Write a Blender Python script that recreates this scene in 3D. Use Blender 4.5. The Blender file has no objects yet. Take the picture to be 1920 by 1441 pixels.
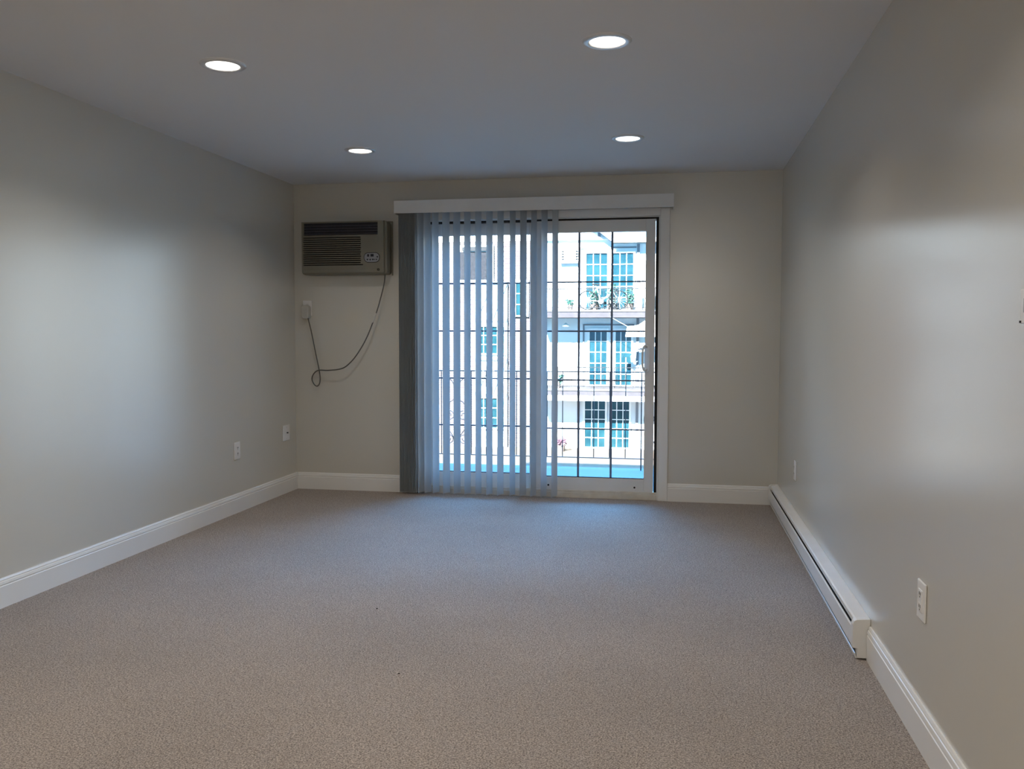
import bpy, bmesh, math, random
from mathutils import Vector, Matrix
random.seed(7)
S = bpy.context.scene
COL = S.collection
PI = math.pi

# ------------------------------------------------------------------ camera
cam = bpy.data.objects.new('camera', bpy.data.cameras.new('camera'))
COL.objects.link(cam)
cam.data.sensor_fit = 'HORIZONTAL'
cam.data.sensor_width = 36.0
cam.data.lens = 1661.1 / 1920 * 36.0
cam.data.clip_start = 0.05
cam.data.clip_end = 300
rot = Matrix(((0.98344277, -0.01161612, 0.18084629),
              (0.18121203, 0.05430213, -0.98194372),
              (0.00158604, 0.99845698, 0.05550802)))
cam.matrix_world = Matrix.Translation((3.0147, 0.0, 1.2449)) @ rot.to_4x4()
S.camera = cam

# ------------------------------------------------------------------ sky, sun, exposure
world = bpy.data.worlds.new('sky')
S.world = world
world.use_nodes = True
wn = world.node_tree
wn.nodes.clear()
w_out = wn.nodes.new('ShaderNodeOutputWorld')
w_bg = wn.nodes.new('ShaderNodeBackground')
# The camera is balanced for the warm ceiling lamps, so daylight reads blue.  Clear sky,
# brighter over the courtyard (+y) than over this building (-y).
w_tc = wn.nodes.new('ShaderNodeTexCoord')
w_sep = wn.nodes.new('ShaderNodeSeparateXYZ')
w_map = wn.nodes.new('ShaderNodeMapRange')
w_map.inputs['From Min'].default_value = 0.04
w_map.inputs['From Max'].default_value = 0.45
w_mix = wn.nodes.new('ShaderNodeMix')
w_mix.data_type = 'RGBA'
w_mix.inputs['A'].default_value = (0.16, 0.95, 1.10, 1)
w_el = wn.nodes.new('ShaderNodeMapRange')
w_el.inputs['From Min'].default_value = 0.25
w_el.inputs['From Max'].default_value = 0.80
w_nrt = wn.nodes.new('ShaderNodeMix')
w_nrt.data_type = 'RGBA'
w_nrt.inputs['A'].default_value = (4.20, 4.70, 5.00, 1)
w_nrt.inputs['B'].default_value = (7.00, 35.0, 84.0, 1)
wn.links.new(w_sep.outputs['Z'], w_el.inputs['Value'])
wn.links.new(w_el.outputs['Result'], w_nrt.inputs['Factor'])
wn.links.new(w_nrt.outputs['Result'], w_mix.inputs['B'])
wn.links.new(w_tc.outputs['Generated'], w_sep.inputs[0])
wn.links.new(w_sep.outputs['Y'], w_map.inputs['Value'])
wn.links.new(w_map.outputs['Result'], w_mix.inputs['Factor'])
wn.links.new(w_mix.outputs['Result'], w_bg.inputs['Color'])
w_bg.inputs['Strength'].default_value = 1.0
wn.links.new(w_bg.outputs[0], w_out.inputs['Surface'])

sun = bpy.data.objects.new('sun', bpy.data.lights.new('sun', 'SUN'))
COL.objects.link(sun)
sun.data.energy = 56.0
sun.data.angle = math.radians(0.6)
sun.data.color = (0.94, 0.98, 1.03)
sun.rotation_euler = Vector((0.22, 1.0, -0.72)).to_track_quat('-Z', 'Y').to_euler()

S.view_settings.view_transform = 'Standard'
S.view_settings.look = 'None'
S.view_settings.exposure = 0.0
S.view_settings.gamma = 1.0
S.view_settings.use_curve_mapping = False
LAMP_WATTS = 7.2
LAMP_SPREAD = math.radians(132)
LAMP_COLOR = (1.0, 0.92, 0.83)

# ------------------------------------------------------------------ room dimensions
W, D, H, BACK = 3.764, 6.717, 2.44, -2.6

# ------------------------------------------------------------------ materials
def mat(name, col, rough=0.5, spec=0.5, metal=0.0, noise=None, bump=None, emit=None, sheen=0.0):
    """noise=(scale, colour2, detail); bump=(scale, strength, distance)"""
    m = bpy.data.materials.new(name)
    m.use_nodes = True
    nt = m.node_tree
    b = nt.nodes['Principled BSDF']
    b.inputs['Base Color'].default_value = (*col, 1)
    b.inputs['Roughness'].default_value = rough
    b.inputs['Specular IOR Level'].default_value = spec
    b.inputs['Metallic'].default_value = metal
    if spec >= 1.0:
        b.inputs['IOR'].default_value = 1.62
    if sheen:
        b.inputs['Sheen Weight'].default_value = sheen
    if noise or bump:
        tc = nt.nodes.new('ShaderNodeTexCoord')
    if noise:
        n = nt.nodes.new('ShaderNodeTexNoise')
        n.inputs['Scale'].default_value = noise[0]
        n.inputs['Detail'].default_value = noise[2]
        nt.links.new(tc.outputs['Object'], n.inputs['Vector'])
        r = nt.nodes.new('ShaderNodeValToRGB')
        r.color_ramp.elements[0].position = 0.35
        r.color_ramp.elements[1].position = 0.65
        r.color_ramp.elements[0].color = (*col, 1)
        r.color_ramp.elements[1].color = (*noise[1], 1)
        nt.links.new(n.outputs['Fac'], r.inputs['Fac'])
        nt.links.new(r.outputs['Color'], b.inputs['Base Color'])
    if bump:
        n2 = nt.nodes.new('ShaderNodeTexNoise')
        n2.inputs['Scale'].default_value = bump[0]
        n2.inputs['Detail'].default_value = 3
        nt.links.new(tc.outputs['Object'], n2.inputs['Vector'])
        bp = nt.nodes.new('ShaderNodeBump')
        bp.inputs['Strength'].default_value = bump[1]
        bp.inputs['Distance'].default_value = bump[2]
        nt.links.new(n2.outputs['Fac'], bp.inputs['Height'])
        nt.links.new(bp.outputs['Normal'], b.inputs['Normal'])
    if emit:
        b.inputs['Emission Color'].default_value = (*emit[0], 1)
        b.inputs['Emission Strength'].default_value = emit[1]
    return m

M = {}
M['wall'] = mat('wall_paint', (0.60, 0.575, 0.505), 0.27, 1.0, bump=(125, 0.08, 0.0013))
M['ceiling'] = mat('ceiling_paint', (0.76, 0.75, 0.74), 0.75, 0.3, bump=(120, 0.06, 0.001))
M['trim'] = mat('white_trim_paint', (0.80, 0.79, 0.76), 0.38, 0.5, noise=(3, (0.78, 0.77, 0.74), 2))
M['vinyl'] = mat('white_vinyl', (0.74, 0.74, 0.72), 0.45, 0.4, noise=(6, (0.71, 0.71, 0.69), 2))
M['grille'] = mat('backlit_dark_grille', (0.12, 0.17, 0.27), 0.5, 0.3, noise=(20, (0.14, 0.19, 0.29), 2))  # white vinyl bars; their backlit darkness is put into the colour
M['sill'] = mat('worn_sill', (0.66, 0.63, 0.56), 0.5, 0.4, noise=(14, (0.58, 0.54, 0.47), 4))
M['seal'] = mat('black_weatherstrip', (0.012, 0.012, 0.014), 0.6, 0.3, noise=(30, (0.02, 0.02, 0.022), 2))
M['plate'] = mat('white_plastic', (0.82, 0.81, 0.79), 0.35, 0.5, noise=(20, (0.80, 0.79, 0.77), 2))
M['slot'] = mat('dark_slot', (0.015, 0.015, 0.015), 0.7, 0.2, noise=(50, (0.02, 0.02, 0.02), 2))
M['steel'] = mat('brushed_steel', (0.55, 0.55, 0.56), 0.35, 0.5, 1.0, noise=(40, (0.48, 0.48, 0.50), 3))
M['heater'] = mat('heater_enamel', (0.78, 0.77, 0.74), 0.33, 0.5, noise=(8, (0.75, 0.74, 0.71), 2))
M['ac_body'] = mat('aged_beige_plastic', (0.23, 0.215, 0.17), 0.5, 0.3, noise=(5, (0.21, 0.197, 0.155), 2))
M['ac_dark'] = mat('navy_black_plastic', (0.012, 0.013, 0.022), 0.4, 0.4, noise=(30, (0.016, 0.017, 0.028), 2))
M['ac_vane'] = mat('slate_vane_plastic', (0.10, 0.10, 0.13), 0.4, 0.4, noise=(30, (0.09, 0.09, 0.12), 2))
M['ac_panel'] = mat('grey_control_plastic', (0.30, 0.31, 0.33), 0.4, 0.4, noise=(30, (0.28, 0.29, 0.31), 2))
M['cord'] = mat('grey_cord', (0.11, 0.105, 0.095), 0.5, 0.4, noise=(40, (0.13, 0.125, 0.112), 2))
M['cord_tag'] = mat('pale_tag', (0.62, 0.60, 0.55), 0.5, 0.4, noise=(60, (0.58, 0.56, 0.52), 2))
M['plug'] = mat('beige_plug', (0.55, 0.53, 0.47), 0.45, 0.4, noise=(30, (0.52, 0.50, 0.44), 2))
M['iron'] = mat('black_iron', (0.012, 0.013, 0.016), 0.6, 0.3, noise=(20, (0.018, 0.019, 0.022), 2))
M['stucco'] = mat('white_stucco', (0.72, 0.71, 0.70), 0.9, 0.2, noise=(2.5, (0.68, 0.67, 0.66), 4), bump=(30, 0.3, 0.01))
M['ext_trim'] = mat('lilac_grey_trim', (0.15, 0.16, 0.185), 0.7, 0.3, noise=(5, (0.165, 0.175, 0.20), 3))
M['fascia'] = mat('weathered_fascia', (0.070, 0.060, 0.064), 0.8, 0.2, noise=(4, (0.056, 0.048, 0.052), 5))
M['roof'] = mat('pale_shingle', (0.17, 0.175, 0.17), 0.9, 0.2, noise=(9, (0.10, 0.105, 0.10), 5))
M['soil'] = mat('terracotta', (0.16, 0.12, 0.10), 0.8, 0.2, noise=(10, (0.13, 0.10, 0.085), 3))
M['leaf'] = mat('leaf_green', (0.022, 0.075, 0.055), 0.6, 0.3, noise=(12, (0.05, 0.13, 0.10), 3))
M['pink'] = mat('pink_bloom', (0.16, 0.07, 0.10), 0.6, 0.3, noise=(20, (0.19, 0.10, 0.13), 3))
M['bike'] = mat('pale_bike_paint', (0.72, 0.72, 0.70), 0.35, 0.5, noise=(10, (0.68, 0.68, 0.66), 2))
M['rubber'] = mat('rubber', (0.012, 0.014, 0.016), 0.8, 0.2, noise=(30, (0.018, 0.02, 0.022), 2))
M['lamp_trim'] = mat('lamp_trim_enamel', (0.72, 0.73, 0.75), 0.33, 0.5, 0.3, noise=(30, (0.69, 0.70, 0.72), 2))
M['grey_blind'] = mat('grey_window_shade', (0.016, 0.016, 0.019), 0.8, 0.2, noise=(14, (0.026, 0.025, 0.030), 4))
M['lint'] = mat('dark_lint', (0.02, 0.018, 0.015), 0.9, 0.1, noise=(200, (0.04, 0.03, 0.03), 2))
M['lens'] = mat('lamp_lens', (0.9, 0.9, 0.88), 0.5, 0.3, emit=((1.0, 0.95, 0.88), 4.0))

M['fill_glow'] = mat('fill_dome_glow', (0.9, 0.9, 0.88), 0.5, 0.3, emit=((1.0, 0.93, 0.83), 88.0))  # glow of the added fill dome

def carpet():
    m = mat('beige_twist_carpet', (0.30, 0.245, 0.205), 0.95, 0.1, sheen=0.25)
    nt = m.node_tree
    b = nt.nodes['Principled BSDF']
    tc = nt.nodes.new('ShaderNodeTexCoord')
    mp = nt.nodes.new('ShaderNodeMapping')
    nt.links.new(tc.outputs['Object'], mp.inputs['Vector'])
    fine = nt.nodes.new('ShaderNodeTexNoise')
    fine.inputs['Scale'].default_value = 195
    fine.inputs['Detail'].default_value = 4
    fine.inputs['Roughness'].default_value = 0.65
    fine.inputs['Distortion'].default_value = 0.6
    big = nt.nodes.new('ShaderNodeTexNoise')
    big.inputs['Scale'].default_value = 1.6
    big.inputs['Detail'].default_value = 4
    for n in (fine, big):
        nt.links.new(mp.outputs['Vector'], n.inputs['Vector'])
    r = nt.nodes.new('ShaderNodeValToRGB')
    r.color_ramp.elements[0].position = 0.40
    r.color_ramp.elements[1].position = 0.62
    r.color_ramp.elements[0].color = (0.125, 0.096, 0.077, 1)
    r.color_ramp.elements[1].color = (0.58, 0.49, 0.415, 1)
    nt.links.new(fine.outputs['Fac'], r.inputs['Fac'])
    r2 = nt.nodes.new('ShaderNodeValToRGB')
    r2.color_ramp.elements[0].color = (0.86, 0.86, 0.86, 1)
    r2.color_ramp.elements[1].color = (1.0, 1.0, 1.0, 1)
    r2.color_ramp.elements[0].position = 0.3
    r2.color_ramp.elements[1].position = 0.7
    nt.links.new(big.outputs['Fac'], r2.inputs['Fac'])
    mx = nt.nodes.new('ShaderNodeMix')
    mx.data_type = 'RGBA'
    mx.blend_type = 'MULTIPLY'
    mx.inputs['Factor'].default_value = 1
    nt.links.new(r.outputs['Color'], mx.inputs['A'])
    nt.links.new(r2.outputs['Color'], mx.inputs['B'])
    nt.links.new(mx.outputs['Result'], b.inputs['Base Color'])
    bp = nt.nodes.new('ShaderNodeBump')
    bp.inputs['Strength'].default_value = 0.8
    bp.inputs['Distance'].default_value = 0.007
    nt.links.new(fine.outputs['Fac'], bp.inputs['Height'])
    nt.links.new(bp.outputs['Normal'], b.inputs['Normal'])
    return m
M['carpet'] = carpet()

def glass():
    m = bpy.data.materials.new('window_glass')
    m.use_nodes = True
    nt = m.node_tree
    nt.nodes.clear()
    out = nt.nodes.new('ShaderNodeOutputMaterial')
    tr = nt.nodes.new('ShaderNodeBsdfTransparent')
    tr.inputs['Color'].default_value = (0.93, 0.97, 0.98, 1)
    gl = nt.nodes.new('ShaderNodeBsdfGlossy')
    gl.inputs['Roughness'].default_value = 0.01
    fr = nt.nodes.new('ShaderNodeFresnel')
    fr.inputs['IOR'].default_value = 1.45
    mix = nt.nodes.new('ShaderNodeMixShader')
    nt.links.new(fr.outputs[0], mix.inputs[0])
    nt.links.new(tr.outputs[0], mix.inputs[1])
    nt.links.new(gl.outputs[0], mix.inputs[2])
    nt.links.new(mix.outputs[0], out.inputs['Surface'])
    return m
M['glass'] = glass()

def far_glass():
    return mat('far_window_glass', (0.005, 0.028, 0.038), 0.15, 0.3, noise=(2.2, (0.014, 0.052, 0.062), 4))
M['far_glass'] = far_glass()

def slat_mat():
    m = bpy.data.materials.new('blind_vinyl')
    m.use_nodes = True
    nt = m.node_tree
    b = nt.nodes['Principled BSDF']
    out = nt.nodes['Material Output']
    b.inputs['Base Color'].default_value = (0.60, 0.62, 0.62, 1)
    b.inputs['Roughness'].default_value = 0.5
    b.inputs['Specular IOR Level'].default_value = 0.35
    t = nt.nodes.new('ShaderNodeBsdfTranslucent')
    t.inputs['Color'].default_value = (0.55, 0.62, 0.66, 1)
    n = nt.nodes.new('ShaderNodeTexNoise')
    n.inputs['Scale'].default_value = 60
    bp = nt.nodes.new('ShaderNodeBump')
    bp.inputs['Strength'].default_value = 0.05
    bp.inputs['Distance'].default_value = 0.0005
    nt.links.new(n.outputs['Fac'], bp.inputs['Height'])
    nt.links.new(bp.outputs['Normal'], b.inputs['Normal'])
    mix = nt.nodes.new('ShaderNodeMixShader')
    mix.inputs[0].default_value = 0.17
    nt.links.new(b.outputs[0], mix.inputs[1])
    nt.links.new(t.outputs[0], mix.inputs[2])
    nt.links.new(mix.outputs[0], out.inputs['Surface'])
    return m
M['slat'] = slat_mat()

def brick():
    m = mat('pink_brick', (0.5, 0.3, 0.26), 0.9, 0.2)
    nt = m.node_tree
    b = nt.nodes['Principled BSDF']
    tc = nt.nodes.new('ShaderNodeTexCoord')
    sep = nt.nodes.new('ShaderNodeSeparateXYZ')
    com = nt.nodes.new('ShaderNodeCombineXYZ')
    nt.links.new(tc.outputs['Object'], sep.inputs[0])
    nt.links.new(sep.outputs['X'], com.inputs['X'])
    nt.links.new(sep.outputs['Z'], com.inputs['Y'])
    br = nt.nodes.new('ShaderNodeTexBrick')
    br.inputs['Color1'].default_value = (0.086, 0.066, 0.066, 1)
    br.inputs['Color2'].default_value = (0.077, 0.057, 0.057, 1)
    br.inputs['Mortar'].default_value = (0.125, 0.117, 0.114, 1)
    br.inputs['Scale'].default_value = 1.0
    br.inputs['Brick Width'].default_value = 0.24
    br.inputs['Row Height'].default_value = 0.085
    br.inputs['Mortar Size'].default_value = 0.014
    nt.links.new(com.outputs[0], br.inputs['Vector'])
    nt.links.new(br.outputs['Color'], b.inputs['Base Color'])
    return m
M['brick'] = brick()

def planks(name, c1, c2, width):
    m = mat(name, c1, 0.8, 0.2)
    nt = m.node_tree
    b = nt.nodes['Principled BSDF']
    tc = nt.nodes.new('ShaderNodeTexCoord')
    br = nt.nodes.new('ShaderNodeTexBrick')
    br.inputs['Color1'].default_value = (*c1, 1)
    br.inputs['Color2'].default_value = (*c2, 1)
    br.inputs['Mortar'].default_value = (c1[0] * .4, c1[1] * .4, c1[2] * .4, 1)
    br.inputs['Scale'].default_value = 1
    br.inputs['Brick Width'].default_value = 3.0
    br.inputs['Row Height'].default_value = width
    br.inputs['Mortar Size'].default_value = 0.005
    nt.links.new(tc.outputs['Object'], br.inputs['Vector'])
    nt.links.new(br.outputs['Color'], b.inputs['Base Color'])
    return m
M['deck'] = planks('grey_deck_boards', (0.045, 0.042, 0.036), (0.036, 0.034, 0.030), 0.14)
M['lawn'] = mat('dry_lawn_with_leaves', (0.125, 0.110, 0.083), 0.95, 0.1, noise=(7, (0.17, 0.115, 0.088), 8))
M['exterior'] = mat('exterior_siding', (0.55, 0.52, 0.48), 0.85, 0.2, noise=(3, (0.50, 0.47, 0.43), 3))

# ------------------------------------------------------------------ mesh helpers
class MB:
    def __init__(self):
        self.bm = bmesh.new()
    def box(self, x0, x1, y0, y1, z0, z1):
        vs = [self.bm.verts.new(p) for p in ((x0, y0, z0), (x1, y0, z0), (x1, y1, z0), (x0, y1, z0),
                                              (x0, y0, z1), (x1, y0, z1), (x1, y1, z1), (x0, y1, z1))]
        for f in ((0, 3, 2, 1), (4, 5, 6, 7), (0, 1, 5, 4), (1, 2, 6, 5), (2, 3, 7, 6), (3, 0, 4, 7)):
            self.bm.faces.new([vs[i] for i in f])
        return self
    def prism(self, pts, axis, a, b):
        """closed 2-D outline pts extruded along axis 'x','y','z' from a to b"""
        def P(u, v, t):
            return {'x': (t, u, v), 'y': (u, t, v), 'z': (u, v, t)}[axis]
        A = [self.bm.verts.new(P(u, v, a)) for u, v in pts]
        B = [self.bm.verts.new(P(u, v, b)) for u, v in pts]
        n = len(pts)
        for i in range(n):
            self.bm.faces.new((A[i], A[(i + 1) % n], B[(i + 1) % n], B[i]))
        self.bm.faces.new(A)
        self.bm.faces.new(B)
        return self
    def tube(self, pts, r, seg=8, closed=False):
        pts = [Vector(p) for p in pts]
        n = len(pts)
        rings = []
        up = None
        for i, p in enumerate(pts):
            if closed:
                t = pts[(i + 1) % n] - pts[i - 1]
            else:
                t = pts[min(i + 1, n - 1)] - pts[max(i - 1, 0)]
            t.normalize()
            if up is None:
                up = Vector((0, 0, 1)) if abs(t.z) < .9 else Vector((0, 1, 0))
            u = (up - t * up.dot(t)).normalized()
            up = u
            v = t.cross(u)
            rings.append([self.bm.verts.new(p + r * (math.cos(2 * PI * k / seg) * u + math.sin(2 * PI * k / seg) * v)) for k in range(seg)])
        m = n if closed else n - 1
        for i in range(m):
            a, b = rings[i], rings[(i + 1) % n]
            for k in range(seg):
                self.bm.faces.new((a[k], a[(k + 1) % seg], b[(k + 1) % seg], b[k]))
        if not closed:
            self.bm.faces.new(rings[0][::-1])
            self.bm.faces.new(rings[-1])
        return self
    def lathe(self, prof, seg=48, c=(0, 0, 0), axis='z', cap=False):
        rings = []
        for r, h in prof:
            ring = []
            for k in range(seg):
                a = 2 * PI * k / seg
                u, v = r * math.cos(a), r * math.sin(a)
                p = {'z': (u, v, h), 'y': (u, h, v), 'x': (h, u, v)}[axis]
                ring.append(self.bm.verts.new((c[0] + p[0], c[1] + p[1], c[2] + p[2])))
            rings.append(ring)
        for a, b in zip(rings, rings[1:]):
            for k in range(seg):
                self.bm.faces.new((a[k], a[(k + 1) % seg], b[(k + 1) % seg], b[k]))
        if cap:
            self.bm.faces.new(rings[0])
            self.bm.faces.new(rings[-1])
        return self
    def build(self, name, m, parent=None, bevel=0, seg=2, smooth=False):
        bmesh.ops.recalc_face_normals(self.bm, faces=self.bm.faces)
        me = bpy.data.meshes.new(name)
        self.bm.to_mesh(me)
        self.bm.free()
        o = bpy.data.objects.new(name, me)
        COL.objects.link(o)
        me.materials.append(M[m] if isinstance(m, str) else m)
        if parent:
            o.parent = parent
            o.matrix_parent_inverse = Matrix.Translation(-parent_loc(parent))
        if smooth:
            for p in me.polygons:
                p.use_smooth = True
        if bevel:
            b = o.modifiers.new('bevel', 'BEVEL')
            b.width = bevel
            b.segments = seg
            b.limit_method = 'ANGLE'
            b.angle_limit = math.radians(40)
        return o

def parent_loc(o):
    v = Vector((0, 0, 0))
    while o:
        v += o.location
        if o.parent:
            v += o.matrix_parent_inverse.translation
        o = o.parent
    return v

def tag(o, label, cat, group=None, kind=None):
    o['label'] = label
    o['category'] = cat
    if group:
        o['group'] = group
    if kind:
        o['kind'] = kind
    return o

def thing(name, loc, label, cat, group=None, kind=None):
    o = bpy.data.objects.new(name, None)
    o.empty_display_size = 0.1
    COL.objects.link(o)
    o.location = loc
    return tag(o, label, cat, group, kind)

def struct(o, label, cat):
    return tag(o, label, cat, kind='structure')

def spline(pts, sub=8):
    """Catmull-Rom through pts"""
    P = [Vector(p) for p in pts]
    P = [2 * P[0] - P[1]] + P + [2 * P[-1] - P[-2]]
    out = []
    for i in range(1, len(P) - 2):
        for k in range(sub):
            t = k / sub
            a, b, c, d = P[i - 1], P[i], P[i + 1], P[i + 2]
            out.append(0.5 * ((2 * b) + (c - a) * t + (2 * a - 5 * b + 4 * c - d) * t * t + (3 * b - a - 3 * c + d) * t ** 3))
    out.append(P[-2])
    return out

# ------------------------------------------------------------------ room shell
OX0, OX1, OZ = 1.050, 2.897, 2.132          # sliding door opening
WT = 0.19                                    # back wall thickness
struct(MB().box(0, W, BACK, D, -0.12, 0).build('floor', 'carpet'), 'beige twist pile carpet over the whole floor', 'floor')
struct(MB().box(-0.12, W + 0.12, BACK - 0.12, D + WT, H, H + 0.14).build('ceiling', 'ceiling'), 'flat white ceiling with four recessed lights', 'ceiling')
struct(MB().box(-0.12, 0, BACK - 0.12, D + WT, -0.12, H).build('wall_left', 'wall'), 'greige painted wall on the left', 'wall')
struct(MB().box(W, W + 0.12, BACK - 0.12, D + WT, -0.12, H).build('wall_right', 'wall'), 'greige painted wall on the right with a window sheen', 'wall')
struct(MB().box(0, W, BACK - 0.12, BACK, -0.12, H).build('wall_front', 'wall'), 'greige painted wall behind the camera', 'wall')
wb = MB()
wb.box(0, OX0, D, D + WT, -0.12, H).box(OX1, W, D, D + WT, -0.12, H).box(OX0, OX1, D, D + WT, OZ, H).box(OX0, OX1, D, D + WT, -0.12, 0.0)
struct(wb.build('wall_back', 'wall'), 'greige far wall around the sliding glass door', 'wall')
# the outside of this building: siding above, beside and below the room
ex = MB()
ex.box(-6, 10, D + WT, D + WT + 0.08, H + 0.02, 12.0).box(-6, OX0, D + WT, D + WT + 0.08, -2.75, H + 0.02)
ex.box(OX1, 10, D + WT, D + WT + 0.08, -2.75, H + 0.02).box(OX0, OX1, D + WT, D + WT + 0.08, OZ, H + 0.02).box(OX0, OX1, D + WT, D + WT + 0.08, -2.75, -0.02)
struct(ex.build('wall_outside', 'exterior'), 'outside siding of this building around the sliding door', 'wall')

# baseboards: 134 mm tall moulded profile, t = distance from wall
BB = [(0, 0), (0.014, 0), (0.014, 0.098), (0.0115, 0.101), (0.0115, 0.104), (0.0135, 0.107), (0.0115, 0.119), (0.0085, 0.121), (0.0085, 0.124), (0.0095, 0.126), (0.006, 0.134), (0, 0.134)]
struct(MB().prism(BB, 'y', BACK, D).build('baseboard_left', 'trim'), 'tall white moulded baseboard along the left wall', 'baseboard')
bl = MB().prism([(D - t, z) for t, z in BB], 'x', 0.0142, 0.978)
struct(bl.build('baseboard_back', 'trim'), 'white moulded baseboard under the wall air conditioner', 'baseboard')
br_ = MB().prism([(D - t, z) for t, z in BB], 'x', 2.968, W)
struct(br_.build('baseboard_far', 'trim'), 'white moulded baseboard between door casing and right corner', 'baseboard')
struct(MB().prism([(W - t, z) for t, z in BB], 'y', BACK, 3.530).build('baseboard_right', 'trim'), 'white moulded baseboard on right wall before the heater', 'baseboard')

# door casing
cs = MB()
cs.box(0.980, OX0, D - 0.016, D, 0, 2.190).box(OX1, 2.967, D - 0.016, D, 0, 2.190).box(OX0, OX1, D - 0.016, D, OZ, 2.190)
struct(cs.build('trim_1', 'trim', bevel=0.003), 'flat white casing around the sliding glass door', 'trim')

# ------------------------------------------------------------------ sliding glass door
door = thing('door_1', (1.97, D + 0.05, 0), 'white sliding patio door with two gridded glass panels', 'door', kind='structure')
y0 = D
fr = MB()
fr.box(OX0, OX0 + 0.022, y0, y0 + 0.15, 0, OZ).box(OX1 - 0.012, OX1, y0, y0 + 0.15, 0, OZ)
fr.box(OX0 + 0.022, OX1 - 0.012, y0, y0 + 0.15, OZ - 0.006, OZ)
fr.build('jamb_frame', 'vinyl', door, bevel=0.002)
sl = MB().box(OX0 + 0.022, OX1 - 0.012, y0 - 0.002, y0 + 0.15, 0.0, 0.042).box(OX0 + 0.022, OX1 - 0.012, y0 + 0.004, y0 + 0.014, 0.042, 0.060)
sl.build('sill_track', 'sill', door, bevel=0.003)
se = MB()
se.box(OX1 - 0.034, OX1 - 0.012, y0 + 0.030, y0 + 0.14, 0.045, OZ - 0.006).box(OX0 + 0.022, OX1 - 0.034, y0 + 0.030, y0 + 0.14, 2.113, OZ - 0.006)
se.build('weatherstrip', 'seal', door)

def panel(name, x0, x1, ya, yb, gx0, gx1, gz0, gz1, z0, z1, gy):
    b = MB()
    b.box(x0, gx0, ya, yb, z0, z1).box(gx1, x1, ya, yb, z0, z1).box(gx0, gx1, ya, yb, z0, gz0).box(gx0, gx1, ya, yb, gz1, z1)
    p = b.build(name, 'vinyl', door, bevel=0.003)
    g = MB().box(gx0 + .001, gx1 - .001, gy - 0.003, gy + 0.003, gz0 + .001, gz1 - .001)
    g.build('glass', 'glass', p)
    mu = MB()
    for i in (1, 2):
        x = gx0 + (gx1 - gx0) * i / 3
        mu.box(x - 0.008, x + 0.008, gy - 0.011, gy - 0.004, gz0, gz1)
    for j in range(1, 5):
        z = gz0 + (gz1 - gz0) * j / 5
        mu.box(gx0, gx1, gy - 0.0105, gy - 0.0045, z - 0.006, z + 0.006)
    mu.build('grille', 'grille', p)
    gb = MB().box(gx0, gx1, ya + 0.001, ya + 0.008, gz0, gz0 + 0.006)
    gb.build('glazing_gasket', 'seal', p)
    return p
act = panel('sliding_panel', 1.950, 2.860, y0 + 0.018, y0 + 0.056, 2.040, 2.789, 0.157, 2.022, 0.044, 2.112, y0 + 0.037)
fix = panel('fixed_panel', 1.073, 1.985, y0 + 0.073, y0 + 0.111, 1.158, 1.904, 0.163, 2.020, 0.044, 2.112, y0 + 0.092)
for x in (2.061, 2.721):
    MB().lathe([(0.0, -0.001), (0.0075, -0.001), (0.0075, 0.004)], 20, (x, y0 + 0.0175, 0.091), 'y').build('adjuster_hole', 'slot', act)
# pull handle
hb = MB()
hb.prism([(2.795 + 0.022 * math.cos(a) + 0.012, (1.150 if a < PI else 0.997) + 0.030 * math.sin(a)) for a in [k * PI / 12 for k in range(24)]], 'y', y0 + 0.008, y0 + 0.018)
hd = hb.build('handle_plate', 'vinyl', act, bevel=0.003)
gr = MB().tube(spline([(2.803, y0 + 0.012, 1.158), (2.790, y0 - 0.018, 1.166), (2.777, y0 - 0.034, 1.140), (2.774, y0 - 0.038, 1.075), (2.777, y0 - 0.034, 1.008), (2.790, y0 - 0.018, 0.982), (2.803, y0 + 0.012, 0.990)], 6), 0.0085, 10)
gr.build('pull_handle', 'vinyl', act, smooth=True)

# ------------------------------------------------------------------ vertical blind
bx0, bx1 = 0.876, 2.993
blind = thing('vertical_blind', (1.93, 6.62, 0), 'white vertical blind half drawn across the sliding door under a valance', 'blind')
v = MB()
v.box(bx0, bx1, 6.587, 6.592, 2.176, 2.273).box(bx0, bx0 + .005, 6.592, D - 0.002, 2.176, 2.273).box(bx1 - .005, bx1, 6.592, D - 0.002, 2.176, 2.273)
v.box(bx0 + .005, bx1 - .005, 6.592, D - 0.002, 2.268, 2.273)
v.build('valance', 'vinyl', blind, bevel=0.0015)
hr = MB().box(bx0 + 0.02, bx1 - 0.02, 6.622, 6.668, 2.212, 2.252)
hr.build('headrail', 'vinyl', blind, bevel=0.003)

SLW, SLA = 0.089, math.radians(69)
def slat_mesh():
    b = MB()
    n = 8
    top, bot = 2.200, 0.017
    front, back = [], []
    for k in range(n + 1):
        t = k / n - 0.5
        arc = 0.0055 * (1 - (2 * t) ** 2)
        front.append((t * SLW, arc))
        back.append((t * SLW, arc - 0.0009))
    return b.prism(front + back[::-1], 'z', bot, top)
sm = None
def add_slat(x, ang, dz=0.0):
    global sm
    if sm is None:
        o = slat_mesh().build('slat', 'slat', smooth=False)
        sm = o.data
    else:
        o = bpy.data.objects.new('slat', sm)
        COL.objects.link(o)
    o.parent = blind
    # curve bulges to the room side (-y) before rotation
    o.rotation_euler = (0, 0, ang)
    o.location = (x - 1.93, 6.646 - 6.62, dz)
    return o
for i in range(11):
    add_slat(0.916 + i * 0.0129, math.radians(79) + random.uniform(-.02, .02))
for x in (1.074, 1.123, 1.189, 1.273, 1.358, 1.441, 1.527, 1.614, 1.700, 1.794, 1.876, 1.957, 2.037, 2.119):
    add_slat(x, SLA + random.uniform(-.05, .05))

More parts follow.
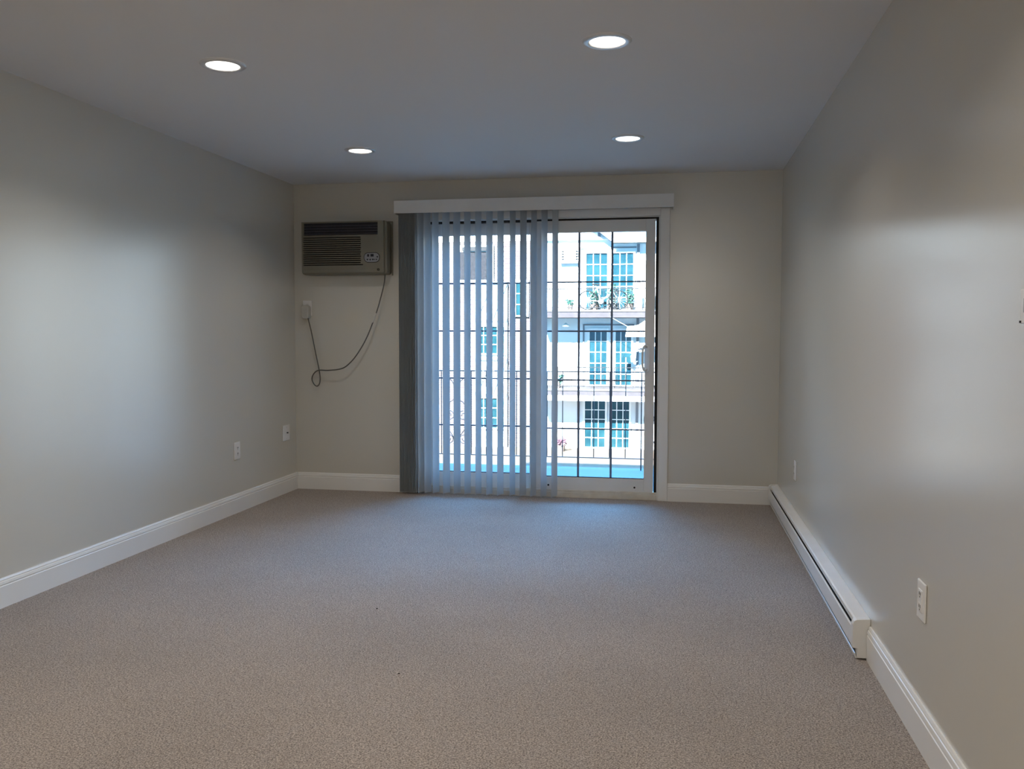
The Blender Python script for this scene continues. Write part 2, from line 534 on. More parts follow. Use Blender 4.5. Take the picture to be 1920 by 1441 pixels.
# ------------------------------------------------------------------ wall air conditioner
ax0, ax1, az0, az1, ay = 0.118, 0.818, 1.715, 2.127, 6.567
ac = thing('air_conditioner', (0.47, D, 1.72), 'beige through-wall air conditioner in the far left corner', 'air conditioner')
def rrect(x0, x1, z0, z1, r, n=5):
    out = []
    for cx, cz, a0 in ((x1 - r, z1 - r, 0), (x0 + r, z1 - r, 90), (x0 + r, z0 + r, 180), (x1 - r, z0 + r, 270)):
        for k in range(n + 1):
            a = math.radians(a0 + 90 * k / n)
            out.append((cx + r * math.cos(a), cz + r * math.sin(a)))
    return out
def plate_with_holes(b, x0, x1, z0, z1, ya, yb, holes):
    """front plate split by full-width rows: holes = list of (hx0,hx1,hz0,hz1) sorted top to bottom, disjoint in z"""
    z = z1
    for hx0, hx1, hz0, hz1 in holes:
        b.box(x0, x1, ya, yb, hz1, z)
        b.box(x0, hx0, ya, yb, hz0, hz1).box(hx1, x1, ya, yb, hz0, hz1)
        z = hz0
    b.box(x0, x1, ya, yb, z0, z)
gx0, gx1, gz0, gz1 = 0.141, 0.617, 1.777, 2.004
vx0, vx1, vz0, vz1 = 0.147, 0.752, 2.018, 2.113
body = MB().prism(rrect(ax0, ax1, az0, az1, 0.028), 'y', ay + 0.024, D - 0.003)
cab = body.build('cabinet', 'ac_body', ac, bevel=0.006)
fp = MB()
holes = [(vx0, vx1, vz0, vz1)]
ns = 14
pitch = (gz1 - gz0) / ns
for i in range(ns):
    zt = gz1 - i * pitch
    holes.append((gx0 + 0.010 * ((i % 2) * .15), gx1 + (0.016 if i == ns - 1 else -0.004 * ((i + 1) % 2)), zt - pitch * 0.56, zt - pitch * 0.02))
plate_with_holes(fp, ax0 + 0.012, ax1 - 0.018, az0 + 0.034, az1 - 0.004, ay, ay + 0.0235, holes)
fp.prism([(ay + 0.0235, az0 + 0.034), (ay, az0 + 0.034), (ay + 0.004, az0 + 0.014), (ay + 0.0235, az0 + 0.003)], 'x', ax0 + 0.022, ax1 - 0.018)
fp.build('front_panel', 'ac_body', ac)
MB().box(gx0 - .004, gx1 + .02, ay + 0.016, ay + 0.0235, gz0, gz1).build('intake_filter', 'slot', ac)
vt = MB().box(vx0, vx1, ay + 0.016, ay + 0.0235, vz0, vz1)
vent = vt.build('discharge_vent', 'ac_dark', ac)
vn = MB()
for i in range(4):
    z = vz1 - 0.022 - i * 0.0205
    vn.box(vx0 + .004, vx1 - .004, ay + 0.003, ay + 0.016, z - 0.0022, z + 0.0008)
vn.build('louver', 'ac_vane', vent)
cp = MB().prism(rrect(0.643, 0.766, 1.806, 1.877, 0.033, 8), 'y', ay - 0.003, ay + 0.002)
ctl = cp.build('control_panel', 'ac_panel', ac, bevel=0.0012)
rim = MB()
rr = rrect(0.642, 0.767, 1.805, 1.878, 0.034, 8)
rim.tube([(x, ay - 0.002, z) for x, z in rr], 0.0022, 6, True)
rim.build('control_rim', 'slot', ctl)
MB().box(0.668, 0.683, ay - 0.0042, ay - 0.003, 1.848, 1.867).build('display', 'ac_dark', ctl)
MB().box(0.695, 0.720, ay - 0.0042, ay - 0.003, 1.848, 1.868).build('display', 'ac_dark', ctl)
for x, z, w_ in ((0.670, 1.826, .006), (0.692, 1.825, .006), (0.713, 1.826, .006), (0.725, 1.826, .004), (0.742, 1.826, .005), (0.750, 1.846, .006)):
    MB().lathe([(0.0, -0.002), (w_, -0.002), (w_, 0.001)], 14, (x, ay - 0.003, z), 'y').build('button', 'ac_dark', ctl)
bd = MB()
bd.tube([(0.756 + 0.0085 * math.cos(2 * PI * k / 24), ay - 0.0008, 1.749 + 0.0085 * math.sin(2 * PI * k / 24)) for k in range(24)], 0.0016, 6, True)
bd.tube([(0.756 + 0.004 * math.cos(a), ay - 0.0008, 1.749 + 0.004 * math.sin(a)) for a in [math.radians(60 + 24 * k) for k in range(12)]], 0.0012, 6)
bd.tube([(0.758, ay - 0.0008, 1.747), (0.763, ay - 0.0008, 1.741)], 0.0014, 6)
bd.build('round_badge', 'slot', ac)
slv = MB()
slv.box(ax0 - 0.004, ax1 + 0.010, D - 0.020, D - 0.004, az1 + 0.001, az1 + 0.005)
slv.box(ax1 + 0.003, ax1 + 0.010, D - 0.020, D - 0.004, az0 - 0.004, az1 + 0.001)
slv.build('wall_sleeve', 'ac_body', ac)
cpts = [(0.786, 6.640, 1.722), (0.777, 6.640, 1.643), (0.748, 6.638, 1.530), (0.715, 6.636, 1.423), (0.639, 6.634, 1.235), (0.559, 6.634, 1.101), (0.483, 6.636, 1.016), (0.416, 6.640, 0.978),
        (0.304, 6.655, 0.964), (0.214, 6.675, 0.963), (0.169, 6.686, 0.935), (0.150, 6.692, 0.893), (0.168, 6.694, 0.849), (0.196, 6.692, 0.836), (0.220, 6.686, 0.868), (0.217, 6.690, 0.938),
        (0.189, 6.676, 1.108), (0.158, 6.672, 1.268), (0.130, 6.670, 1.385)]
cd = MB().tube(spline(cpts, 7), 0.0048, 8).build('power_cord', 'cord', ac, smooth=True)
MB().tube(spline([(0.712, 6.636, 1.415), (0.698, 6.635, 1.378), (0.683, 6.635, 1.342)], 6), 0.0058, 8).build('cord_tag', 'cord_tag', cd, smooth=True)
pg = MB().prism(rrect(0.078, 0.142, 1.372, 1.482, 0.024, 6), 'y', 6.655, D - 0.0075)
pg.build('plug', 'plug', cd, bevel=0.008, seg=3)

# ------------------------------------------------------------------ wall plates
def plate_axes(side):
    # local frame: u along wall, v up, n out of wall
    if side == 'left':
        return lambda u, v_, n: (n, u, v_)
    if side == 'right':
        return lambda u, v_, n: (W - n, u, v_)
    return lambda u, v_, n: (u, D - n, v_)
def gbox(b, fmap, u0, u1, v0, v1, n0, n1):
    p, q = fmap(u0, v0, n0), fmap(u1, v1, n1)
    b.box(min(p[0], q[0]), max(p[0], q[0]), min(p[1], q[1]), max(p[1], q[1]), min(p[2], q[2]), max(p[2], q[2]))
def outlet(name, side, u, v_, w, h, label, kind='duplex', cat='outlet'):
    f = plate_axes(side)
    t = thing(name, f(u, v_ - h / 2, 0.0), label, cat)
    b = MB()
    gbox(b, f, u - w / 2, u + w / 2, v_ - h / 2, v_ + h / 2, 0.0005, 0.007)
    b.build('cover_plate', 'plate', t, bevel=0.003)
    if kind in ('duplex', 'decora'):
        if kind == 'decora':
            b = MB()
            gbox(b, f, u - w * .24, u + w * .24, v_ - h * .29, v_ + h * .29, 0.0065, 0.0092)
            b.build('receptacle_face', 'plate', t, bevel=0.001)
        for s in (-1, 1):
            zc = v_ + s * h * .165
            b = MB()
            gbox(b, f, u - w * .2, u + w * .2, zc - h * .115, zc + h * .115, 0.0065, 0.0098)
            r = b.build('socket', 'plate', t, bevel=0.0015)
            b = MB()
            gbox(b, f, u - w * .1, u - w * .05, zc - h * .02, zc + h * .06, 0.0096, 0.0102)
            gbox(b, f, u + w * .05, u + w * .1, zc - h * .02, zc + h * .06, 0.0096, 0.0102)
            gbox(b, f, u - w * .03, u + w * .03, zc - h * .085, zc - h * .05, 0.0096, 0.0102)
            b.build('slots', 'slot', r)
        b = MB()
        gbox(b, f, u - .003, u + .003, v_ - .003, v_ + .003, 0.0068, 0.0085)
        b.build('screw', 'steel', t)
    elif kind == 'coax':
        p = f(u + .006, v_, 0.0068)
        ax = 'x' if side != 'back' else 'y'
        MB().lathe([(0.0, 0.012), (0.0045, 0.012), (0.0045, 0.0)], 16, p, ax).build('coax_jack', 'slot', t)
        for s in (-1, 1):
            b = MB()
            gbox(b, f, u - .003, u + .003, v_ + s * h * .36 - .003, v_ + s * h * .36 + .003, 0.0068, 0.008)
            b.build('screw', 'steel', t)
    return t
outlet('wall_outlet', 'left', 5.720, 0.434, 0.084, 0.122, 'white duplex outlet on the left wall, nearer the camera', 'decora')
outlet('cable_plate', 'left', 6.518, 0.474, 0.122, 0.122, 'white cable jack plate with a black hole on left wall', 'coax', 'wall plate')
outlet('wall_outlet', 'back', 0.109, 1.459, 0.076, 0.122, 'white outlet below the air conditioner with its plug in it', 'decora')
outlet('wall_outlet', 'right', 2.834, 0.442, 0.084, 0.118, 'white duplex outlet on right wall above the near baseboard', 'decora')
outlet('wall_outlet', 'right', 5.735, 0.403, 0.082, 0.122, 'white outlet on the right wall above the far end of the heater', 'decora')
th = thing('thermostat', (W, 2.06, 1.27), 'white wall control cut off by the right edge of the photo', 'thermostat')
MB().box(W - 0.018, W - 0.0005, 1.970, 2.088, 1.271, 1.346).build('housing', 'plate', th, bevel=0.003)
MB().box(W - 0.021, W - 0.0175, 2.010, 2.060, 1.295, 1.325).build('dial_window', 'ac_panel', th)
MB().box(W - 0.0195, W - 0.0175, 2.078, 2.086, 1.273, 1.278).build('set_screw', 'slot', th)

# ------------------------------------------------------------------ baseboard heater on the right wall
hy0, hy1 = 3.534, 6.690
heater = thing('baseboard_heater', (W - 0.03, 5.1, 0), 'long white electric baseboard heater along the right wall', 'heater')
def X(t):
    return W - t
# profile points are (x, z)
back = [(X(0.0005), 0.014), (X(0.004), 0.014), (X(0.004), 0.140), (X(0.047), 0.131), (X(0.048), 0.124), (X(0.051), 0.124), (X(0.0505), 0.140), (X(0.046), 0.147), (X(0.010), 0.157), (X(0.0005), 0.158)]
MB().prism(back, 'y', hy0 + 0.0345, hy1 - 0.0345).build('top_cover', 'heater', heater)
front = [(X(0.061), 0.046), (X(0.065), 0.050), (X(0.064), 0.119), (X(0.061), 0.124), (X(0.058), 0.122), (X(0.062), 0.118), (X(0.0625), 0.052), (X(0.060), 0.050)]
MB().prism(front, 'y', hy0 + 0.0345, hy1 - 0.0345).build('front_cover', 'heater', heater)
lip = [(X(0.0065), 0.006), (X(0.052), 0.004), (X(0.056), 0.022), (X(0.053), 0.024), (X(0.049), 0.010), (X(0.0065), 0.012)]
MB().prism(lip, 'y', hy0 + 0.006, hy1 - 0.0345).build('bottom_pan', 'heater', heater)
MB().box(X(0.056), X(0.0045), hy0 + 0.036, hy1 - 0.036, 0.034, 0.104).build('heating_fins', 'slot', heater)
for ya, yb in ((hy0, hy0 + 0.034), (hy1 - 0.034, hy1)):
    cap = [(X(0.0005), 0.006), (X(0.048), 0.006), (X(0.048), 0.043), (X(0.0658), 0.046), (X(0.0658), 0.138), (X(0.061), 0.150), (X(0.050), 0.156), (X(0.0005), 0.1595)]
    MB().prism(cap, 'y', ya, yb).build('end_cap', 'heater', heater, bevel=0.002)

# ------------------------------------------------------------------ recessed ceiling lights
def recessed_light(x, y, label, watts=LAMP_WATTS, grp='recessed ceiling lights'):
    t = thing('recessed_light', (x, y, H), label, 'ceiling light', grp)
    MB().lathe([(0.100, 0.0), (0.100, -0.003), (0.095, -0.0075), (0.080, -0.0095), (0.0735, -0.0075), (0.0715, -0.0035), (0.0715, 0.0)], 56, (x, y, H - 0.0003)).build('trim_ring', 'lamp_trim', t, smooth=True)
    MB().lathe([(0.0001, -0.0045), (0.0718, -0.0045)], 56, (x, y, H)).build('lens', 'lens', t)
    l = bpy.data.objects.new('lamp_glow', bpy.data.lights.new('lamp_glow', 'AREA'))
    COL.objects.link(l)
    l.data.shape = 'DISK'
    l.data.size = 0.15
    l.data.energy = watts
    l.data.spread = LAMP_SPREAD
    l.data.color = LAMP_COLOR
    l.parent = t
    l.location = (0, 0, -0.006)
    return t
recessed_light(1.028, 3.700, 'round recessed light nearest the left wall, front of the pair')
recessed_light(2.728, 3.680, 'largest round recessed light, nearest the camera at top right')
recessed_light(0.992, 5.540, 'round recessed light above the air conditioner side, far left', 5.4)
recessed_light(2.716, 5.480, 'round recessed light on the far right, near the sliding door', 5.4)
recessed_light(1.030, 1.860, 'added round recessed light, unseen behind the top edge of the view, left', 8.6)  # this row and the next are out of view, added to brighten the foreground
recessed_light(2.730, 1.860, 'added round recessed light, unseen behind the top edge of the view, right', 8.6)
recessed_light(1.030, 0.020, 'added round recessed light, unseen above the camera, left', 8.6)
recessed_light(2.730, 0.020, 'added round recessed light, unseen above the camera, right', 8.6)
dome = thing('fill_dome', (3.20, -1.35, H), 'added dome fill light, unseen behind the camera by the right wall', 'ceiling light')  # unseen dome, added to brighten the near walls and ceiling
MB().lathe([(0.0, 0.0), (0.185, 0.0), (0.185, -0.022), (0.172, -0.026)], 48, (3.20, -1.35, H - 0.0004)).build('base', 'lamp_trim', dome, smooth=True)
MB().lathe([(0.170 * math.cos(a), -0.022 - 0.105 * math.sin(a)) for a in [k * PI / 24 for k in range(12)]] + [(0.0005, -0.127)], 48, (3.20, -1.35, H)).build('fill_shell', 'fill_glow', dome, smooth=True)

# ------------------------------------------------------------------ lint on the carpet
for x, y, r, lab in ((1.692, 3.796, 0.0034, 'tiny dark speck lying on the carpet left of centre'), (2.028, 3.069, 0.0034, 'tinier dark speck on the carpet nearer the camera')):
    b = MB()
    bmesh.ops.create_icosphere(b.bm, subdivisions=2, radius=r, matrix=Matrix.Translation((x, y, r * 0.5)) @ Matrix.Diagonal((1.2, 1, .6, 1)))
    tag(b.build('lint_speck', 'lint'), lab, 'lint')

# ------------------------------------------------------------------ our balcony
EY = D + WT + 0.08
struct(MB().box(-1.2, 4.6, EY, 8.720, -0.22, -0.06).build('floor_balcony', 'deck'), 'grey board balcony floor outside the door', 'balcony')
rail = thing('balcony_railing', (2.0, 8.6, -0.06), 'black wrought iron balcony railing with scrolls outside the door', 'railing')
MB().box(-1.15, 4.55, 8.590, 8.610, 0.886, 0.896).build('top_rail', 'iron', rail)
MB().box(-1.15, 4.55, 8.594, 8.606, 0.048, 0.056).build('bottom_rail', 'iron', rail)
def bar(x, z0=0.058, z1=0.886):
    MB().box(x - 0.0040, x + 0.0040, 8.596, 8.604, z0, z1).build('picket', 'iron', rail)
pick = []
x = 0.712 - 0.153 * 12
while x < 4.5:
    pick.append(x)
    x += 0.153
SCR = [(0.712, 1.018), (2.70, 3.00)]
for x in pick:
    if not any(a + .02 < x < b - .02 for a, b in SCR):
        bar(x)
for x in (-1.1, 2.70, 3.00, 4.5):
    MB().box(x - 0.006, x + 0.006, 8.594, 8.606, -0.06, 0.886).build('post', 'iron', rail)
def spiral(cx, cz, r0, turns, a0, d=1, n=26):
    out = []
    for k in range(n + 1):
        t = k / n
        a = a0 + d * turns * 2 * PI * t
        r = r0 * (1 - .72 * t)
        out.append((cx + r * math.cos(a), 8.6, cz + r * math.sin(a)))
    return out
for a, b in SCR:
    c = (a + b) / 2
    for s in (-1, 1):
        sx = lambda dx: c + s * dx
        cur = spline([(sx(0.012), 8.6, 0.10), (sx(0.03), 8.6, 0.22), (sx(0.10), 8.6, 0.33), (sx(0.125), 8.6, 0.45), (sx(0.08), 8.6, 0.56), (sx(0.02), 8.6, 0.62), (sx(0.03), 8.6, 0.76), (sx(0.09), 8.6, 0.82), (sx(0.125), 8.6, 0.79), (sx(0.11), 8.6, 0.74), (sx(0.085), 8.6, 0.755)], 6)
        MB().tube(cur, 0.0035, 6).build('scroll', 'iron', rail, smooth=True)
        MB().tube(spiral(sx(0.070), 0.44, 0.05, 1.3, PI / 2 if s > 0 else PI / 2, s), 0.0032, 6).build('scroll', 'iron', rail, smooth=True)
        MB().tube(spiral(sx(0.075), 0.21, 0.048, 1.3, -PI / 2, -s), 0.0032, 6).build('scroll', 'iron', rail, smooth=True)
    bar(c, 0.30, 0.62)

# ------------------------------------------------------------------ courtyard and the opposite building
struct(MB().box(-40, 45, 7.0, 60, -2.95, -2.75).build('ground', 'lawn'), 'pale lawn strewn with fallen leaves in the courtyard', 'lawn')
FY = 31.2
bld = thing('apartment_building', (0, FY, -2.75), 'three storey white and brick apartment building across the courtyard', 'building')
MB().box(-1.64, 14, FY, FY + 6, -2.75, 4.62).build('stucco_wall', 'stucco', bld)
MB().box(-16, -1.64, FY - 0.15, FY + 6, -2.75, 4.56).build('brick_wall', 'brick', bld)
MB().prism([(-16, 4.63), (0.72, 4.63), (-1.6, 6.4), (-16, 6.4)], 'y', FY - 0.06, FY + 6).build('gable_wall', 'stucco', bld)
MB().box(-16, 0.78, FY - 0.13, FY + .01, 4.57, 4.66).build('gable_sill_board', 'stucco', bld)
# main roof on the right: eave, fascia and slope
MB().prism([(FY - 0.45, 4.44), (FY - 0.45, 4.56), (FY - 0.40, 4.60), (FY + 3.2, 6.7), (FY + 3.2, 6.5), (FY, 4.44)], 'x', 0.86, 14).build('roof', 'roof', bld)
MB().box(0.86, 14, FY - 0.50, FY - 0.451, 4.42, 4.58).build('fascia', 'stucco', bld)
# gable rake board running down to the right
MB().prism([(-1.55, 6.56), (0.92, 4.60), (0.80, 4.48), (-1.60, 6.38)], 'y', FY - 0.42, FY + 0.02).build('rake_board', 'ext_trim', bld)
for xx in (0.36,):
    MB().box(xx - 0.05, xx + 0.05, FY - 0.10, FY - 0.061, 4.661, 4.86).build('gable_stud', 'ext_trim', bld)
# balconies slabs
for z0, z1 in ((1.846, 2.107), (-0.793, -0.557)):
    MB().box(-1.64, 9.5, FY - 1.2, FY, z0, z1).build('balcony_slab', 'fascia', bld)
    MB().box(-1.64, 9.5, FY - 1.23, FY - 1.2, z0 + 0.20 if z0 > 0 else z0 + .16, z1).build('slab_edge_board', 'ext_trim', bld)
MB().box(-1.64, 9.5, FY - 1.22, FY - 0.1, -0.98, -0.80).build('balcony_beam', 'stucco', bld)
# downspouts
for x in (1.72, -0.72 + 7.2):
    MB().box(x - 0.045, x + 0.045, FY - 0.07, FY, -2.75, 4.40).build('downspout', 'ext_trim', bld)
def far_door(x0, x1, z0, z1, frame=0.07, cols=3, rows=5, y=None, wide=0.0):
    y = FY if y is None else y
    b = MB()
    b.box(x0 - frame, x0, y - 0.09, y, z0, z1 + frame).box(x1, x1 + frame, y - 0.09, y, z0, z1 + frame).box(x0, x1, y - 0.09, y, z1, z1 + frame)
    b.box(x0, x1, y - 0.09, y, z0, z0 + 0.05)
    p = b.build('patio_door', 'stucco', bld)
    MB().box(x0, x1, y - 0.03, y - 0.01, z0 + 0.05, z1).build('pane', 'far_glass', p)
    g = MB()
    for i in range(1, cols):
        x = x0 + (x1 - x0) * i / cols
        g.box(x - 0.014, x + 0.014, y - 0.05, y - 0.03, z0 + 0.05, z1)
    for j in range(1, rows):
        z = z0 + 0.05 + (z1 - z0 - .05) * j / rows
        g.box(x0, x1, y - 0.0495, y - 0.0305, z - 0.014, z + 0.014)
    g.build('muntins', 'stucco', p)
for off in (0.0, 5.6):
    for k, (xa, xb, xc, xd, z0, z1) in enumerate(((-.08, .65, .85, 1.55, 2.12, 4.10), (.05, .65, .96, 1.50, -.54, 1.42), (-.10, .61, .80, 1.45, -2.74, -1.05))):
        far_door(xa + off, xb + off, z0, z1)
        far_door(xc + off, xd + off, z0, z1)
        fm = MB()
        fm.box(xa + off - 0.24, xa + off - 0.19, FY - 0.05, FY, z0, z1 + 0.22).box(xa + off - 0.19, xd + off + 0.1, FY - 0.05, FY, z1 + 0.17, z1 + 0.22)
        fm.build('door_surround', 'ext_trim', bld)
# half timbered bay in the brick part
MB().box(-4.02, -2.86, FY - 0.28, FY - 0.15, -2.75, 3.12).build('timber_bay', 'stucco', bld)
tb = MB()
for za, zb in ((1.80, 3.05), (-0.85, 0.35)):
    for (xa, xb) in ((-3.98, -3.46), (-3.42, -2.90)):
        for kk, (p, q) in enumerate((((xa, za), (xb, zb)), ((xa, zb), (xb, za)))):
            dx, dz = q[0] - p[0], q[1] - p[1]
            L = math.hypot(dx, dz)
            nx, nz = -dz / L * .05, dx / L * .05
            tb.prism([(p[0] + nx, p[1] + nz), (q[0] + nx, q[1] + nz), (q[0] - nx, q[1] - nz), (p[0] - nx, p[1] - nz)], 'y', FY - 0.33 + .012 * kk, FY - 0.281 - .002 * kk)
    tb.box(-4.02, -2.86, FY - 0.34, FY - 0.281, zb, zb + .07).box(-4.02, -2.86, FY - 0.34, FY - 0.281, za - .07, za)
tb.build('timber_braces', 'ext_trim', bld)
for (za, zb) in ((0.55, 1.55), (-2.1, -1.0)):
    far_door(-3.95, -2.95, za, zb, 0.05, 4, 3, FY - 0.28)
far_door(-2.55, -2.20, 1.9, 3.1, 0.10, 2, 3, FY - 0.15)
gw = MB().box(-4.66, -3.36, FY - 0.24, FY - 0.15, 3.12, 4.44).build('shaded_window', 'stucco', bld)
MB().box(-4.60, -3.42, FY - 0.26, FY - 0.241, 3.22, 4.20).build('window_shade', 'grey_blind', gw)
MB().box(-4.48, -3.52, FY - 0.34, FY - 0.241, 4.23, 4.37).build('shade_box', 'seal', gw)

# far balcony railings
def far_rail(z, label):
    t = thing('far_railing', (1.5, FY - 1.1, z), label, 'railing')
    MB().box(-1.60, 9.4, FY - 1.12, FY - 1.08, z + 0.70, z + 0.73).build('top_rail', 'iron', t)
    MB().box(-1.60, 9.4, FY - 1.115, FY - 1.085, z + 0.06, z + 0.085).build('bottom_rail', 'iron', t)
    x = -1.55
    while x < 4.0:
        MB().box(x - 0.007, x + 0.007, FY - 1.107, FY - 1.093, z + 0.085, z + 0.70).build('picket', 'iron', t)
        x += 0.155
    for x in (-1.55, 1.0, 3.9, 6.6, 9.3):
        MB().box(x - 0.015, x + 0.015, FY - 1.115, FY - 1.085, z, z + 0.72).build('post', 'iron', t)
far_rail(2.107, 'thin dark railing on the upper balcony across the courtyard, before the bicycle')
far_rail(-0.557, 'thin dark railing on the middle balcony across the courtyard')

# wall unit beside the upper far door
fa = thing('far_air_conditioner', (-0.66, FY, 3.83), 'pale wall air conditioner beside the upper far door', 'air conditioner')
MB().box(-0.98, -0.34, FY - 0.10, FY - 0.005, 3.83, 4.26).build('cabinet', 'stucco', fa, bevel=0.01)
lv = MB()
for x0, x1 in ((-0.95, -0.86), (-0.46, -0.37)):
    for i in range(4):
        lv.box(x0, x1, FY - 0.106, FY - 0.100, 3.88 + i * .09, 3.93 + i * .09)
lv.build('side_louvers', 'rubber', fa)
MB().box(-0.99, -0.33, FY - 0.16, FY - 0.005, 3.76, 3.825).build('support_shelf', 'ext_trim', fa)

# bicycle on the upper balcony
by, bz = FY - 0.86, 2.107
bike = thing('bicycle', (0.6, by, bz), 'pale bicycle parked behind the upper far balcony railing', 'bicycle')
R = 0.315
def wheel(cx):
    w_ = MB()
    w_.tube([(cx + R * math.cos(2 * PI * k / 36), by, bz + R + .018 + R * math.sin(2 * PI * k / 36)) for k in range(36)], 0.018, 8, True)
    w = w_.build('wheel', 'rubber', bike, smooth=True)
    sp = MB()
    for k in range(14):
        a = 2 * PI * k / 14
        sp.tube([(cx, by, bz + R + .018), (cx + (R - .01) * math.cos(a), by, bz + R + .018 + (R - .01) * math.sin(a))], 0.003, 4)
    sp.lathe([(0.0, -0.03), (0.022, -0.03), (0.022, 0.03), (0.0, 0.03)], 12, (cx, by, bz + R + .018), 'y')
    sp.build('spokes', 'bike', w)
xa, xb = 0.05, 1.10
wheel(xa)
wheel(xb)
zc = bz + R + .018
fb = MB()
BBk, ST, HT, HB = (0.50, by, bz + .29), (0.36, by, bz + .74), (0.87, by, bz + .78), (0.90, by, bz + .62)
for p, q, r in ((BBk, ST, .02), (ST, HT, .02), (BBk, HB, .024), ((xa, by, zc), BBk, .014), ((xa, by, zc), ST, .012), (HT, HB, .022), (HB, (xb, by, zc), .018)):
    fb.tube([p, q], r, 8)
fb.build('frame', 'bike', bike)
MB().tube([(0.36, by, bz + .73), (0.33, by, bz + .84)], 0.014, 8).build('seat_post', 'steel', bike)
MB().prism([(0.20, bz + .85), (0.46, bz + .84), (0.46, bz + .87), (0.36, bz + .885), (0.20, bz + .90)], 'y', by - .05, by + .05).build('saddle', 'rubber', bike, bevel=0.01)
MB().tube(spline([(0.80, by - .28, bz + .92), (0.88, by - .10, bz + .93), (0.86, by, bz + .90), (0.88, by + .10, bz + .93), (0.80, by + .28, bz + .92)], 5), 0.012, 8).build('handlebar', 'steel', bike)
MB().tube([(0.87, by, bz + .78), (0.86, by, bz + .90)], 0.014, 8).build('stem', 'steel', bike)
MB().lathe([(0.0, -0.01), (0.09, -0.01), (0.09, 0.0), (0.0, 0.0)], 20, (0.50, by - .03, bz + .29), 'y').build('chainring', 'steel', bike)

# plants
def foliage(b, cx, cy, z, rad, h, n, size):
    for i in range(n):
        a = random.uniform(0, 2 * PI)
        rr = rad * math.sqrt(random.random())
        p = Vector((cx + rr * math.cos(a), cy + rr * math.sin(a), z + h * random.random()))
        d = Vector((random.uniform(-1, 1), random.uniform(-1, 1), random.uniform(-.3, 1))).normalized()
        s = d.cross(Vector((random.uniform(-1, 1), random.uniform(-1, 1), random.uniform(-1, 1)))).normalized()
        L, wd = size * random.uniform(.7, 1.3), size * .32
        nrm = d.cross(s) * 0.006
        v0 = [p, p + d * L * .5 + s * wd, p + d * L, p + d * L * .5 - s * wd]
        vs = [b.bm.verts.new(q + nrm) for q in v0] + [b.bm.verts.new(q - nrm) for q in v0]
        b.bm.faces.new(vs[:4])
        b.bm.faces.new(vs[4:][::-1])
        for k in range(4):
            b.bm.faces.new((vs[k], vs[4 + k], vs[4 + (k + 1) % 4], vs[(k + 1) % 4]))
def potted(cx, cy, z, label, rad=0.22, h=0.5, n=90, size=0.16, leaf='leaf', pot=0.16, ph=0.24, name='potted_plant'):
    t = thing(name, (cx, cy, z), label, 'plant')
    MB().lathe([(0.0, 0.0), (pot * .75, 0.0), (pot, ph), (pot * .86, ph), (pot * .8, ph - .03), (0.0, ph - .03)], 20, (cx, cy, z)).build('pot', 'soil', t)
    b = MB()
    foliage(b, cx, cy, z + ph - .02, rad, h, n, size)
    b.build('leaves', leaf, t)
    return t
potted(0.22, FY - 0.30, 2.107, 'bushy green potted plant behind the rear bicycle wheel', 0.15, 0.42, 70, 0.12)
potted(0.84, FY - 0.30, 2.107, 'tall green potted plant behind the bicycle frame', 0.13, 0.62, 60, 0.12)
potted(-0.55, FY - 0.85, 2.107, 'small green potted plant left of the bicycle on the upper balcony', 0.12, 0.18, 40, 0.11, pot=0.10, ph=0.16)
potted(1.42, FY - 0.30, 2.107, 'green potted plant behind the front bicycle wheel', 0.14, 0.50, 55, 0.12)
potted(-0.95, FY - 0.85, -0.557, 'green potted plant on the middle balcony across the courtyard', 0.14, 0.26, 45, 0.14, pot=0.11, ph=0.18)
potted(-0.85, FY - 0.95, -2.75, 'pink flowering plant at the foot of the white facade', 0.22, 0.22, 110, 0.10, 'pink', 0.18, 0.22, name='flowering_plant')

# white garden chair on the upper balcony
ch = thing('balcony_chair', (1.98, FY - 0.75, 2.107), 'white slatted chair at the right end of the upper far balcony', 'chair')
cx_, cy_, cz_ = 1.98, FY - 0.75, 2.107
MB().box(cx_ - .24, cx_ + .24, cy_ - .22, cy_ + .22, cz_ + .40, cz_ + .44).build('seat', 'bike', ch, bevel=.008)
bk = MB()
for i in range(5):
    bk.box(cx_ - .22 + i * .095, cx_ - .16 + i * .095, cy_ + .20, cy_ + .225, cz_ + .47, cz_ + .82)
bk.box(cx_ - .24, cx_ + .24, cy_ + .195, cy_ + .23, cz_ + .82, cz_ + .88)
bk.build('backrest', 'bike', ch)
for sx_ in (-1, 1):
    MB().box(cx_ + sx_ * .22 - .02, cx_ + sx_ * .22 + .02, cy_ - .22, cy_ - .18, cz_, cz_ + .40).build('leg', 'bike', ch)
    MB().box(cx_ + sx_ * .22 - .02, cx_ + sx_ * .22 + .02, cy_ + .19, cy_ + .23, cz_, cz_ + .82).build('leg', 'bike', ch)

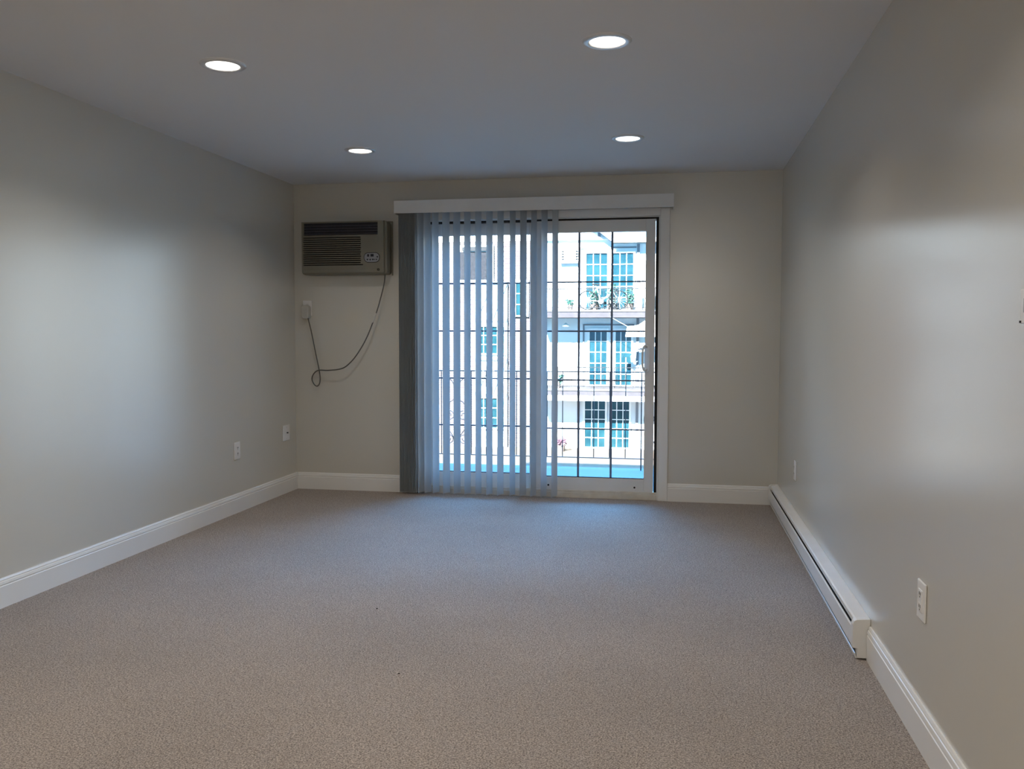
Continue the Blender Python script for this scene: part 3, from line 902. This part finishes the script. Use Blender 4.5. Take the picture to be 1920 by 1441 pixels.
# pendant lantern under the upper slab
pl = thing('pendant_lantern', (-0.71, FY - 0.7, 1.60), 'small white lantern hanging under the upper balcony, far left', 'lantern')
MB().tube([(-0.71, FY - .7, 1.846), (-0.71, FY - .7, 1.66)], 0.008, 6).build('cord', 'bike', pl)
MB().lathe([(0.02, 0.10), (0.06, 0.06), (0.14, 0.0), (0.10, -0.035), (0.0, -0.04)], 20, (-0.71, FY - .7, 1.58)).build('shade', 'bike', pl, smooth=True)

# lamp on a jointed arm beside the middle far door, and a white shade sail tied to the slab above
wl = thing('wall_lamp', (2.10, FY - 0.01, 0.80), 'dark box headed lamp on a jointed arm beside the middle far door', 'lamp')
MB().lathe([(0.0, -0.02), (0.07, -0.02), (0.07, 0.0), (0.0, 0.0)], 16, (2.10, FY - 0.002, 0.85), 'y').build('mount', 'ext_trim', wl)
MB().tube([(2.10, FY - 0.02, 0.85), (2.02, FY - 0.42, 0.82), (1.90, FY - 0.60, 0.78)], 0.035, 8).build('arm', 'ext_trim', wl)
MB().tube([(1.90, FY - 0.60, 0.78), (1.68, FY - 0.60, 0.70), (1.52, FY - 0.60, 0.60)], 0.045, 8).build('arm', 'ext_trim', wl)
MB().prism([(1.24, 0.49), (1.50, 0.49), (1.54, 0.62), (1.30, 0.66), (1.27, 0.60)], 'y', FY - 0.68, FY - 0.52).build('head', 'far_glass', wl, bevel=0.01)
sail = thing('shade_sail', (1.75, 29.90, 1.35), 'white cloth shade sail tied under the edge of the upper far balcony', 'shade sail')
MB().prism([(1.36, 1.20), (1.42, 1.55), (1.62, 1.56), (1.80, 1.60), (2.10, 1.80), (2.60, 2.05), (2.60, 1.20)], 'y', 29.953, 29.967).build('cloth', 'stucco', sail)
MB().tube([(0.86, 29.96, 1.86), (1.42, 29.955, 1.55)], 0.008, 6).build('tie_cord', 'bike', sail)
MB().lathe([(0.0, -0.03), (0.05, -0.03), (0.05, 0.0), (0.0, 0.0)], 16, (-0.69, FY, 0.72), 'y').build('vent_cap', 'ext_trim', bld)
